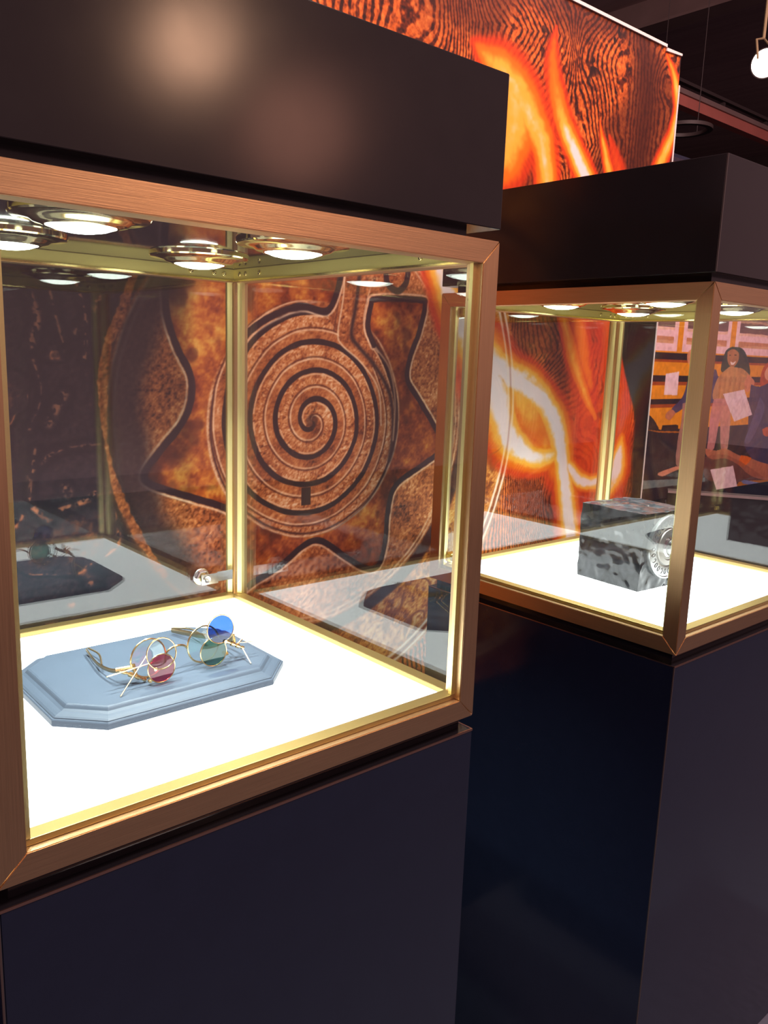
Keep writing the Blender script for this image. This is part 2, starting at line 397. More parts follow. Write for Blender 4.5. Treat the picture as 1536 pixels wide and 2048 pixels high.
    cflame([(880,530,.05,.9),(912,625,.06,1),(950,695,.07,1),(985,755,.095,1),(1008,860,.075,1),(1045,903,.055,.98),(1085,913,.042,.86),(1122,900,.035,.7)])
    cflame([(975,735,.07,1),(1038,765,.06,.98),(1085,800,.055,1),(1112,850,.060,1),(1125,920,.055,1),(1133,1000,.055,1),(1142,1080,.060,1),(1150,1210,.07,1)])
    cflame([(1012,748,.04,.8),(1055,752,.045,.84),(1090,785,.04,.8),(1112,830,.04,.8)])
    cflame([(1040,790,.09,.72),(1065,825,.11,.62),(1088,865,.10,.50),(1090,890,.06,.56)])
    cflame([(1118,590,.02,.55),(1140,690,.035,.60),(1165,770,.03,.60),(1190,845,.015,.5)])
    cflame([(1150,590,.05,.42),(1165,690,.06,.46),(1182,770,.03,.40)])
    cflame([(1138,925,.03,.9),(1160,956,.035,.97),(1190,964,.03,.92),(1232,952,.03,.95)])
    cflame([(1244,880,.03,.6),(1240,915,.05,.95),(1234,945,.06,1),(1226,975,.04,.8)])
    cflame([(1205,540,.08,.30),(1218,650,.10,.33),(1232,760,.11,.32),(1236,860,.11,.34),(1226,960,.11,.36),(1215,1100,.10,.30)])
    cflame([(1140,600,.05,.24),(1160,720,.09,.30),(1172,820,.10,.31),(1175,900,.10,.31),(1165,1040,.09,.30)])
    cflame([(1105,845,.09,.62),(1122,930,.09,.55)])
    cflame([(950,88,.02,.35),(975,118,.045,.62),(1012,150,.065,.72),(1050,212,.075,.75),(1080,275,.058,.76),(1093,335,.048,.77),(1096,400,.045,.78)])
    cflame([(1015,165,.05,.66),(1032,235,.10,.74),(1012,310,.09,.70)])
    cflame([(1114,58,.008,.3),(1106,110,.030,.44),(1108,170,.040,.52),(1124,236,.042,.70),(1148,298,.040,.95),(1170,350,.042,1),(1192,415,.045,1)])
    cflame([(1202,236,.005,.4),(1212,295,.018,.66),(1222,352,.026,.74)])
    cflame([(1222,270,.010,.26),(1238,335,.05,.36),(1244,370,.05,.36)])
    cflame([(1335,112,.008,.45),(1351,162,.020,.72),(1358,215,.026,.76),(1347,270,.027,.76),(1329,315,.030,.74),(1312,362,.034,.70)])
    redp = catmull(P2([(1128,560),(1200,530),(1224,600),(1240,690),(1258,775),(1267,835),(1264,920),(1260,1000),(1256,1120),(1165,1120),(1152,1000),(1142,900),(1128,800),(1124,680),(1128,560)]), 4)
    heat = np.maximum(heat, inpoly(redp)*(.15+.12*sm)*sstep(0, .05, dist(redp, .06)))
    burn = np.exp(-(dist(P2([(1050,985),(1095,1000),(1110,1060)]), .2)/.075)**2)+np.exp(-(dist(P2([(1105,700),(1130,760)]), .2)/.05)**2)
    A = mixc(A, (96, 32, 18), np.clip(burn, 0, 1)*.62)
    hot = np.clip(heat*(.90+.20*n3)+.05*(n2-.5)*(heat > .05), 0, 1)
    A = mixc(A, (220, 60, 22), sstep(.10, .26, hot)*.82); A = mixc(A, (236, 112, 22), sstep(.26, .46, hot)*.96); A = mixc(A, (252, 176, 62), sstep(.46, .68, hot)); A = mixc(A, (244, 222, 220), sstep(.68, .92, hot))
    low = (Z < .75)*(X > .4)
    for rr in (.655, .674): A = mixc(A, (252, 226, 210), np.exp(-((Rw-rr)/.004)**2)*.6*low)
    A = mixc(A, (150, 66, 36), np.exp(-((Rw-.6645)/.0035)**2)*.35*low)
    A = mixc(A, (176, 84, 34), np.exp(-((mark-.5)/.016)**2)*sstep(.53, .55, R)*sstep(.65, .63, R)*.55*low*sstep(.95, .6, hot))
    # black edge of the print beyond the flame, lower right
    bl = catmull(P2([(1215, 420), (1222, 560), (1238, 690), (1256, 770), (1268, 830), (1266, 900), (1260, 1000), (1252, 1150)]), 5)[::-1]
    lim = np.interp(Z, [p[1] for p in bl], [p[0] for p in bl])
    A = mixc(A, (30, 24, 30), sstep(-.004, .012, X-lim+.016*(n2-.5))*(Z < .80))
    return make_image('printed_wall_graphic', A)

def poster_paint(x0, x1, z0, z1, Y):
    ppm = 300
    w, h = int((x1-x0)*ppm), int((z1-z0)*ppm)
    X, Z = np.meshgrid(np.linspace(x0, x1, w, dtype=np.float32), np.linspace(z0, z1, h, dtype=np.float32))
    A = np.zeros((h, w, 3), np.float32); A[:] = np.array((52, 46, 56))/255.
    n = fbm(X, Z, 9, 4, 5); nf = fbm(X, Z, 40, 2, 9)
    def c6(l): return [(lambda p: (p[0], p[2]))(at(1230+.2247*a, 560+.2247*b, y=Y)) for a, b in l]
    def paint(mask, col, k=1.0):
        nonlocal A
        A = A+(np.array(col, np.float32)/255.-A)*(mask*k)[..., None]
    def poly(l, col, smooth=0, k=1.0, shade=.12):
        p = c6(l); p = p+[p[0]]
        if smooth: p = catmull(p, smooth)
        ins = np.zeros(X.shape, bool)
        for (a, b), (c, d) in zip(p, p[1:]):
            if abs(d-b) < 1e-9: continue
            ins ^= ((b > Z) != (d > Z)) & (X < (c-a)*(Z-b)/(d-b)+a)
        paint(ins.astype(np.float32)*(1-shade+2*shade*(n-.3)), col, k)
    def zof(v): return c6([(340, v)])[0][1]
    def xof(u, v=500): return c6([(u, v)])[0][0]
    def band(v0, v1, col): paint(((Z < zof(v0)) & (Z > zof(v1)) & (Z > -9)).astype(np.float32), col)
    # vehicle side
    band(-600, 1340, (238, 152, 40))
    band(-400, 620, (238, 152, 40))
    band(640, 700, (46, 40, 50)); band(700, 724, (168, 78, 40)); band(850, 905, (46, 40, 50)); band(905, 935, (168, 78, 40))
    band(1060, 1108, (46, 40, 50)); band(1108, 1140, (168, 78, 40))
    # windows with pale frames
    edges = [(335, 560), (605, 1030), (1075, 1530), (1580, 2040), (-150, 290)]
    for a, b in edges:
        xa, xb = xof(a), xof(b); zt, zb_ = zof(60), zof(625)
        fr = (X > xa) & (X < xb) & (Z < zt) & (Z > zb_); paint(fr.astype(np.float32), (250, 205, 210))
        gl = (X > xa+.05) & (X < xb-.05) & (Z < zt) & (Z > zb_+.05); paint(gl.astype(np.float32), (206, 140, 104))
        up = gl & (Z > zof(440)); paint(up.astype(np.float32), (120, 90, 92))
        ml = gl & (np.abs(Z-zof(450)) < .03); paint(ml.astype(np.float32), (250, 205, 210))
        stx = gl & (np.sin(Z*70+2*n) > .8); paint(stx.astype(np.float32), (238, 190, 150), .6)
    # road and wheel
    poly([(250,1340),(2400,1260),(2400,2400),(250,2400)], (50, 44, 54), shade=.05)
    poly([(270,1180),(340,1240),(400,1360),(420,1520),(250,1560)], (44, 40, 50), 3)
    poly([(420,1295),(560,1290),(560,1335),(410,1335)], (44, 38, 46))
    poly([(250,1330),(390,1345),(720,1350),(720,1365),(390,1360)], (190, 110, 40))
    # road stripes
    poly([(200,1790),(800,1760),(800,1800),(200,1870)], (120, 140, 140))
    # left figure in navy jacket, pale trousers
    poly([(700,600),(650,640),(640,700),(655,750),(700,770),(800,770),(800,600)], (232, 158, 118), 4)
    poly([(680,820),(650,880),(600,1040),(500,1150),(530,1190),(640,1120),(720,1080),(900,1080),(900,800)], (74, 70, 112), 3)
    poly([(505,1150),(460,1180),(445,1220),(480,1250),(520,1210),(535,1180)], (206, 130, 100), 4)
    poly([(600,1100),(590,1250),(560,1400),(540,1640),(620,1660),(680,1400),(720,1100)], (176, 128, 116), 3)
    poly([(540,1660),(380,1720),(420,1750),(510,1710),(600,1670)], (226, 150, 120), 3)
    # woman in a tan top
    poly([(1040,595),(980,640),(940,800),(990,820),(1060,780),(1120,830),(1200,850),(1180,700),(1130,610)], (40, 62, 62), 4)
    poly([(1000,640),(1000,720),(1025,770),(1055,775),(1095,720),(1100,650),(1050,615)], (190, 122, 84), 5)
    poly([(1015,665),(1030,668),(1030,676),(1015,674)], (60, 40, 36)); poly([(1060,662),(1080,664),(1080,674),(1060,672)], (60, 40, 36))
    poly([(1025,725),(1050,735),(1075,722),(1055,755),(1032,752)], (250, 230, 224), 3)
    poly([(1020,770),(950,830),(900,900),(870,1060),(1000,1080),(1160,980),(1230,900),(1150,800),(1090,780)], (212, 150, 96), 4)
    poly([(1180,840),(1240,900),(1220,960),(1170,1000),(1150,930)], (222, 140, 104), 4)
    for k in range(5):
        poly([(930+k*45, 850+k*8), (950+k*45, 850+k*8), (930+k*40, 1040), (915+k*40, 1040)], (180, 118, 74), 2, .6)
    poly([(880,1060),(850,1180),(830,1400),(820,1520),(880,1500),(930,1260),(940,1500),(1000,1500),(1030,1150),(1010,1060)], (216, 142, 138), 3)
    # navy figure with red hair, right
    poly([(1362,730),(1310,800),(1290,930),(1340,960),(1430,900),(1500,760)], (196, 84, 44), 4)
    poly([(1362,770),(1330,830),(1350,890),(1420,880),(1440,780)], (236, 170, 132), 4)
    poly([(1210,930),(1190,1100),(1180,1350),(1150,1480),(1300,1640),(1700,1640),(1700,860),(1420,900),(1290,950)], (66, 62, 100), 3)
    poly([(1290,1040),(1200,1300),(1150,1440),(1210,1430),(1330,1160)], (104, 98, 140), 3, .7)
    poly([(1310,1330),(1362,1310),(1362,1390),(1320,1380)], (214, 100, 60), 4)
    # foreground arm with an orange cuff
    poly([(800,1500),(900,1520),(980,1500),(1100,1560),(1210,1590),(1362,1640),(1700,1700),(1700,1850),(1362,1790),(1200,1740),(1100,1650),(980,1590),(870,1600),(810,1560)], (206, 122, 90), 3)
    poly([(1120,1560),(1215,1585),(1150,1660),(1100,1640)], (244, 110, 30), 2)
    poly([(780,1580),(1000,1560),(1300,1740),(1300,1800),(900,1800),(790,1740)], (150, 84, 70), 3, .6)
    poly([(1100,1800),(1362,1780),(1700,1820),(1700,1900),(1120,1890)], (200, 120, 40), 2)
    poly([(1150,1780),(1500,1850),(1500,1870),(1140,1815)], (120, 130, 190), 2)
    # loose white sheets
    for q in ([(450,835),(570,815),(552,1028),(432,1022)], [(960,1015),(1150,975),(1220,1200),(1060,1262)], [(845,1690),(1050,1655),(1098,1895),(905,1885)]):
        poly(q, (252, 220, 228), 0, 1.0, .04)
    A *= (.9+.2*nf)[..., None]
    return make_image('poster_graphic', A)

# ------------------------------------------------------------------ hall shell
CARPET = pbr('grey_blue_carpet', (.085, .09, .125), .8, 0, .2, noise=((60, 60, 60), .4))
HALLW = pbr('dark_hall_wall', (.070, .050, .050), .8, 0, .2, noise=((2, 2, 2), .3))
HALLC = pbr('dark_corrugated_ceiling', (.36, .26, .25), .8, 0, .2, noise=((14, .8, 1), .4), bump=.3)
tag(box('floor', (-8, -8, FLOOR-.1), (16, 13, FLOOR), CARPET), kind='structure')
tag(box('ceiling', (-1.0, -1.0, 4.6), (16, 13, 4.8), HALLC), kind='structure')
tag(box('wall_back', (-8, 13, FLOOR), (16, 13.2, 4.8), HALLW), kind='structure')
tag(box('wall_right', (16, -1, FLOOR), (16.2, 13.2, 4.8), HALLW), kind='structure')

# ------------------------------------------------------------------ printed kiosk wall
def printed_wall():
    root = empty('printed_wall', (0.2, YW, FLOOR), 'tall kiosk wall printed with a copper coin, burnt wood and flames behind both cases', 'wall panel')
    bx = root.location
    def rel(p): return tuple(Vector(p)-bx)
    im = paint_wall(); pm = print_mat('print_copper_and_fire', im)
    me = bpy.data.meshes.new('print_panel')
    v = [(XL, YW, ZB), (XR, YW, ZB), (XR, YW, ZT), (XL, YW, ZT), (XL, YW+.02, ZB), (XR, YW+.02, ZB), (XR, YW+.02, ZT), (XL, YW+.02, ZT)]
    me.from_pydata([rel(p) for p in v], [], [(0, 1, 2, 3), (5, 4, 7, 6), (4, 0, 3, 7), (1, 5, 6, 2), (3, 2, 6, 7), (4, 5, 1, 0)])
    uv = me.uv_layers.new(name='UVMap')
    for li, c in zip(range(4), ((0, 0), (1, 0), (1, 1), (0, 1))): uv.data[li].uv = c
    me.materials.append(pm); me.materials.append(BLACK)
    for p in me.polygons[1:]: p.material_index = 1
    o = bpy.data.objects.new('print_panel', me); COL.objects.link(o); o.parent = root
    tag(o, 'print of a spiral coin, charred wood grain and fire')
    box('wall_core', rel((XL, YW+.022, FLOOR)), rel((XR-.004, YW+.45, ZT-.004)), BLACK, root)
    box('plinth_panel', rel((XL, YW, FLOOR)), rel((XR, YW+.02, ZB-.002)), BLACK, root)
    box('top_trim', rel((XL, YW-.004, ZT)), rel((XR-.085, YW+.03, ZT+.008)), WHITE, root)
    box('side_trim', rel((XR, YW-.002, ZB)), rel((XR+.006, YW+.02, ZT-.085)), WHITE, root)
    hexa('corner_flap', [rel(p) for p in ((XR-.085, YW-.004, ZT-.010), (XR, YW-.004, ZT-.004), (XR, YW+.02, ZT-.004), (XR-.085, YW+.02, ZT-.010))],
         [rel(p) for p in ((XR-.085, YW-.004, ZT-.001), (XR, YW-.004, ZT+.002), (XR, YW+.02, ZT+.002), (XR-.085, YW+.02, ZT-.001))], WHITE, root)
printed_wall()

# ------------------------------------------------------------------ display cases
B = .029                                   # frame bar
def mitred(name, axis, c, sg, L, m, parent):
    """bar along axis from corner c, mitred at both ends; sg = inward signs of the other two axes"""
    a = 'xyz'.index(axis); o1, o2 = [k for k in range(3) if k != a]
    def pt(t, i, j):
        p = [0, 0, 0]; p[a] = c[a]+(t if t >= 0 else L+t); p[o1] = c[o1]+sg[0]*B*i; p[o2] = c[o2]+sg[1]*B*j; return p
    st, en = [], []
    for i, j in ((0, 0), (1, 0), (1, 1), (0, 1)):
        k = B if (i or j) else 0
        st.append(pt(k, i, j)); p = pt(0, i, j); p[a] = c[a]+L-k; en.append(p)
    return hexa(name, st, en, m, parent, bevel=.0009)
SCREW_ME = None
def screw(c, n, parent):
    global SCREW_ME
    if SCREW_ME is None:
        bm = bmesh.new(); lathe(bm, [(0, .0022), (.0012, .0024), (.0014, .0014), (.0022, .0014), (.0024, .0022), (.0040, .0014), (.0044, 0), (0, 0)], 14)
        bmesh.ops.recalc_face_normals(bm, faces=bm.faces)
        SCREW_ME = bpy.data.meshes.new('screw'); bm.to_mesh(SCREW_ME); bm.free(); SCREW_ME.materials.append(BRASS_EDGE)
        SCREW_ME.polygons.foreach_set('use_smooth', [True]*len(SCREW_ME.polygons))
    o = bpy.data.objects.new('screw', SCREW_ME); COL.objects.link(o); o.parent = parent
    o.matrix_local = frame_of(c, n); return o
def downlight(c, parent):
    bm = bmesh.new()
    lathe(bm, [(.0375, -.0120), (.0380, -.0140), (.0400, -.0145), (.0430, -.0130), (.0500, -.0115), (.0540, -.0085), (.0660, -.0058), (.0745, -.0050), (.0760, -.0030), (.0760, 0)], 48)
    o = from_bm('downlight', bm, TRIM, parent, smooth=True); o.location = c
    bm = bmesh.new(); lathe(bm, [(0, -.0205), (.016, -.0197), (.028, -.0175), (.0378, -.0138), (.0378, -.011), (0, -.011)], 40)
    from_bm('lens', bm, LED, o, smooth=True)
    l = bpy.data.lights.new('downlight_lamp', 'SPOT'); l.energy = 30; l.color = (.93, 1, .95); l.spot_size = math.radians(92); l.spot_blend = .8; l.shadow_soft_size = .012
    lo = bpy.data.objects.new('downlight_lamp', l); COL.objects.link(lo); lo.parent = o; lo.location = (0, 0, -.034)

def display_case(x1, y0, z0, w, d, h, label, mirror_cam, who):
    """glass case whose outer right front bottom corner is (x1,y0,z0)"""
    x0 = x1-w
    root = empty('display_case', (x0+w/2, y0+d/2, z0), label, 'display case', 'glass display cases')
    ofs = root.location
    x0, x1 = -w/2, w/2; ya, yb = -d/2, d/2; b = B
    # bronze frame
    for yy, sy in ((ya, 1), (yb, -1)):
        for zz, sz in ((0, 1), (h, -1)): mitred('frame_rail', 'x', (x0, yy, zz), (sy, sz), w, BRONZE['x'], root)
    for xx, sx in ((x0, 1), (x1, -1)):
        for zz, sz in ((0, 1), (h, -1)): mitred('frame_rail', 'y', (xx, ya, zz), (sx, sz), d, BRONZE['y'], root)
    for xx, sx in ((x0, 1), (x1, -1)):
        for yy, sy in ((ya, 1), (yb, -1)): mitred('frame_post', 'z', (xx, yy, 0), (sx, sy), h, BRONZE['z'], root)
    # glass panes
    g = .004; t = .006
    def pane(lo, hi, ax):
        bm = bmesh.new(); add_box(bm, lo, hi); bm.faces.ensure_lookup_table()
        for f in bm.faces:
            f.material_index = 0 if abs(f.normal[ax]) > .5 else 1
        bmesh.ops.recalc_face_normals(bm, faces=bm.faces)
        for f in bm.faces: f.material_index = 0 if abs(f.normal[ax]) > .5 else 1
        me = bpy.data.meshes.new('glass_pane'); bm.to_mesh(me); bm.free()
        link('glass_pane', me, [GLASS, GEDGE], root)
    e = b-.004
    pane((x0+e, ya+g, e), (x1-e, ya+g+t, h-e), 1)
    pane((x0+e, yb-g-t, e), (x1-e, yb-g, h-e), 1)
    pane((x0+g, ya+e, e), (x0+g+t, yb-e, h-e), 0)
    pane((x1-g-t, ya+e, e), (x1-g, yb-e, h-e), 0)
    # lit floor panel, mirror black ceiling
    q = b-.003
    box('light_panel', (x0+q, ya+q, .010), (x1-q, yb-q, .0265), LIGHTBOX, root)
    box('ceiling_panel', (x0+q, ya+q, h-.006), (x1-q, yb-q, h-.001), CEILM, root)
    # brass beads round the floor and rails round the ceiling
    s0, s1 = g+t+.0005, b+.0015
    def strips(z0_, z1_, nm, lip, mm):
        for (lo, hi, lo2, hi2) in (
            ((x0+s0, ya+s0, z0_), (x1-s0, ya+s1, z1_), (x0+s0, ya+s0, z0_-.003), (x1-s0, ya+s1+.002, z0_)),
            ((x0+s0, yb-s1, z0_), (x1-s0, yb-s0, z1_), (x0+s0, yb-s1-.002, z0_-.003), (x1-s0, yb-s0, z0_)),
            ((x0+s0, ya+s1, z0_), (x0+s1, yb-s1, z1_), (x0+s0, ya+s1, z0_-.003), (x0+s1+.002, yb-s1, z0_)),
            ((x1-s1, ya+s1, z0_), (x1-s0, yb-s1, z1_), (x1-s1-.002, ya+s1, z0_-.003), (x1-s0, yb-s1, z0_))):
            r = box(nm, lo, hi, mm, root, bevel=.0008)
            if lip: box('lip', lo2, hi2, BRASS_EDGE, r)
            yield r
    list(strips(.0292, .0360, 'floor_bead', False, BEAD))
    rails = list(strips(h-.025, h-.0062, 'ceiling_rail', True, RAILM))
    zs = h-.0155
    for k, (rl, nn) in enumerate(zip(rails, ((0, 1, 0), (0, -1, 0), (1, 0, 0), (-1, 0, 0)))):
        for s in (-1, 1):
            for off in (.020, .040, .085):
                if k < 2: c = (s*(w/2-s1-off), (ya+s1) if k == 0 else (yb-s1), zs)
                else: c = ((x0+s1) if k == 2 else (x1-s1), s*(d/2-s1-off), zs)
                screw(c, nn, rl)
    # bevelled brass corner strips with screws
    for xx, sx in ((x0, 1), (x1, -1)):
        for yy, sy in ((ya, 1), (yb, -1)):
            z_a, z_b = .0365, h-.0285
            c0 = (xx+sx*s0, yy+sy*s0); wl = .0255
            pts = [(0, 0), (wl, 0), (wl, .006), (.0215, .0085), (.0085, .0215), (.006, wl), (0, wl)]
            P = [(c0[0]+sx*a, c0[1]+sy*b_) for a, b_ in pts]
            o = hexa('corner_strip', [(p[0], p[1], z_a) for p in P], [(p[0], p[1], z_b) for p in P], BRASS, root)
            nrm = Vector((sx, sy, 0)).normalized(); cc = (c0[0]+sx*.0150, c0[1]+sy*.0150)
            for z in (z_a+.020, z_a+.045, z_b-.020, z_b-.045): screw((cc[0], cc[1], z), nrm, o)
    # four downlights
    for sx in (-1, 1):
        for sy in (-1, 1): downlight((sx*.142, .012+sy*.128, h-.006), root)
    if who == 'left':                                # cam lock on the rear pane
        c = Vector((at(410, 1157, y=.612)[0], .612, at(410, 1157, y=.612)[2]))-ofs
        M = Matrix.Translation(Vector((c.x, yb-g-t, c.z))) @ Matrix.Rotation(PI/2, 4, 'X')
        bm = bmesh.new(); lathe(bm, [(0, 0), (.0165, 0), (.0165, .002), (.0155, .003), (0, .003)], 32, M); lathe(bm, [(0, .003), (.0145, .003), (.0145, .010), (.0120, .0115), (0, .0115)], 6, M)
        lk = from_bm('lock', bm, STEEL, root)
        bm = bmesh.new(); lathe(bm, [(0, .0115), (.0095, .0115), (.0095, .020), (.0085, .021), (0, .021)], 28, M)
        from_bm('barrel', bm, BRASS_EDGE, lk)
        bm = bmesh.new(); add_box(bm, (c.x-.011, yb-g-t-.0235, c.z-.0105), (c.x+.024, yb-g-t-.0212, c.z+.0095)); add_box(bm, (c.x+.024, yb-g-t-.0205, c.z-.0085), (c.x+.057, yb-g-t-.0182, c.z+.0105))
        from_bm('cam_plate', bm, STEEL, lk)
        bm = bmesh.new(); lathe(bm, [(0, .027), (.002, .027), (.0025, .026), (.0065, .0265), (.0078, .0245), (.0078, .0235), (0, .0235)], 24, M)
        from_bm('bolt_head', bm, STEEL, lk, smooth=True)
    else:                                            # pivot hinges on the rear pane of the second case
        for u, v in ((936, 626), (907, 1113)):
            p = at(u, v, y=yb-.034+ofs.y); c = Vector(p)-ofs
            bm = bmesh.new(); add_box(bm, (c.x-.020, yb-.046, c.z-.010), (c.x+.022, yb-.020, c.z+.010))
            bmesh.ops.bevel(bm, geom=bm.edges[:], offset=.003, segments=2, affect='EDGES')
            hg = from_bm('hinge', bm, BRASS_EDGE, root)
            bm = bmesh.new(); tube(bm, [(c.x-.020, yb-.048, c.z), (c.x+.014, yb-.048, c.z)], .006, 12); from_bm('pivot_pin', bm, TRIM, hg, smooth=True)
    return root

LX1, LY0, LZ0, LW, LD, LH = 0, 0, 0, .644, .638, .65
RX0, RY0, RZ0, RW = .496, -.032, -.0107, .674
def kiosk(x0, x1, y0, y1, zb, hb, ht, lab_p, lab_h):
    cx, cy = (x0+x1)/2, (y0+y1)/2
    p = empty('display_pedestal', (cx, cy, FLOOR), lab_p, 'pedestal', 'black case pedestals')
    zt = zb-.0205-FLOOR; hx, hy = (x1-x0)/2, (y1-y0)/2
    box('pedestal_body', (-hx+.003, -hy+.003, .004), (hx-.003, hy-.003, zt-.002), BLACK2, p)
    for nm, lo, hi in (('side_panel', (-hx, -hy+.0005, .004), (-hx+.0025, hy-.0005, zt)), ('side_panel', (hx-.0025, -hy+.0005, .004), (hx, hy-.0005, zt)),
                       ('front_panel', (-hx+.0028, -hy, .004), (hx-.0028, -hy+.0025, zt)), ('rear_panel', (-hx+.0028, hy-.0025, .004), (hx-.0028, hy, zt))):
        box(nm, lo, hi, BLACK, p, bevel=.0006)
    box('top_panel', (-hx+.003, -hy+.003, zt-.0018), (hx-.003, hy-.003, zt-.0003), BLACK2, p)
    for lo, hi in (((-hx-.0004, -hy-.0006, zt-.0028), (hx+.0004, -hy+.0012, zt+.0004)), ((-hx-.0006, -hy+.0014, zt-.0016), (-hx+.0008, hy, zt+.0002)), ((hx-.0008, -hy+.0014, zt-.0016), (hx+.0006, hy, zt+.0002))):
        box('edge_highlight', lo, hi, EDGE_HILITE, p)  # added bronze strips imitating the highlight on the pedestal's black top edge
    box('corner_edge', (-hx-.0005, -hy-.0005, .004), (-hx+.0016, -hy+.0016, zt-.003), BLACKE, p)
    n = .014
    box('neck', (-hx+n, -hy+n, zt), (hx-n, hy-n, zt+.0198), BLACK2, p)
    box('toe_kick', (-hx+.02, -hy+.02, 0), (hx-.02, hy-.02, .004), BLACK2, p)
    hd = empty('display_header', (cx, cy, zb+LH), lab_h, 'header', 'black case headers')
    h0, h1 = hb-LH, ht-LH
    box('neck', (-hx+.028, -hy+.022, .0005), (hx-.040, hy-.022, h0), BLACKH, hd)
    box('header_body', (-hx, -hy, h0), (hx, hy, h1), BLACKH, hd, bevel=.0012)
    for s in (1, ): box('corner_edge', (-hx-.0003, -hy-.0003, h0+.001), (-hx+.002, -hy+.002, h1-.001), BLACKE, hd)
    return p, hd
EDGE_HILITE = pbr('bronze_edge_highlight', (.50, .30, .22), .3, 1)  # colour of the imitated highlight along the pedestal top edge
BLACKE = pbr('paler_black_edge', (.055, .042, .04), .3)  # paler than the black panels, for strips down the front left corners
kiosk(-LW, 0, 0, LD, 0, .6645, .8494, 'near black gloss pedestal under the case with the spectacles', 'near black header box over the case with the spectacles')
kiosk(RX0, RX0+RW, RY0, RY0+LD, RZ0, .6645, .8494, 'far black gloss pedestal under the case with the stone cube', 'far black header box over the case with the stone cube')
display_case(0, 0, 0, LW, LD, LH, 'near bronze framed glass case holding round spectacles on a plaque', None, 'left')
display_case(RX0+RW, RY0, RZ0, RW, LD, LH, 'far bronze framed glass case holding a dark stone cube', None, 'right')

# ------------------------------------------------------------------ plaque
PZ = .0268
def plaque():
    root = empty('display_plaque', (-.327, .340, PZ), 'navy blue octagonal moulded wooden plaque under the spectacles', 'plaque')
    hx, hy = .175, .135
    def loop(off, z, ch):
        x, y = hx-off, hy-off; c = ch-off*.586
        return [(-x+c, -y, z), (x-c, -y, z), (x, -y+c, z), (x, y-c, z), (x-c, y, z), (-x+c, y, z), (-x, y-c, z), (-x, -y+c, z)]
    bm = bmesh.new()
    prof = [(0.001, 0), (0, .001), (0, .0085), (.0012, .0098), (.0030, .0100), (.0034, .0112), (.0060, .0128), (.0100, .0140), (.0150, .0152), (.0190, .0172), (.0212, .0200), (.0225, .0212), (.0250, .0220)]
    rows = [[bm.verts.new(p) for p in loop(o, z, .052)] for o, z in prof]
    bm.faces.new(rows[0][::-1]); bm.faces.new(rows[-1])
    for A, Bq in zip(rows, rows[1:]):
        for i in range(8): bm.faces.new((A[i], A[(i+1) % 8], Bq[(i+1) % 8], Bq[i]))
    from_bm('plaque_board', bm, NAVY, root)
    return PZ+.022
TOP = plaque()

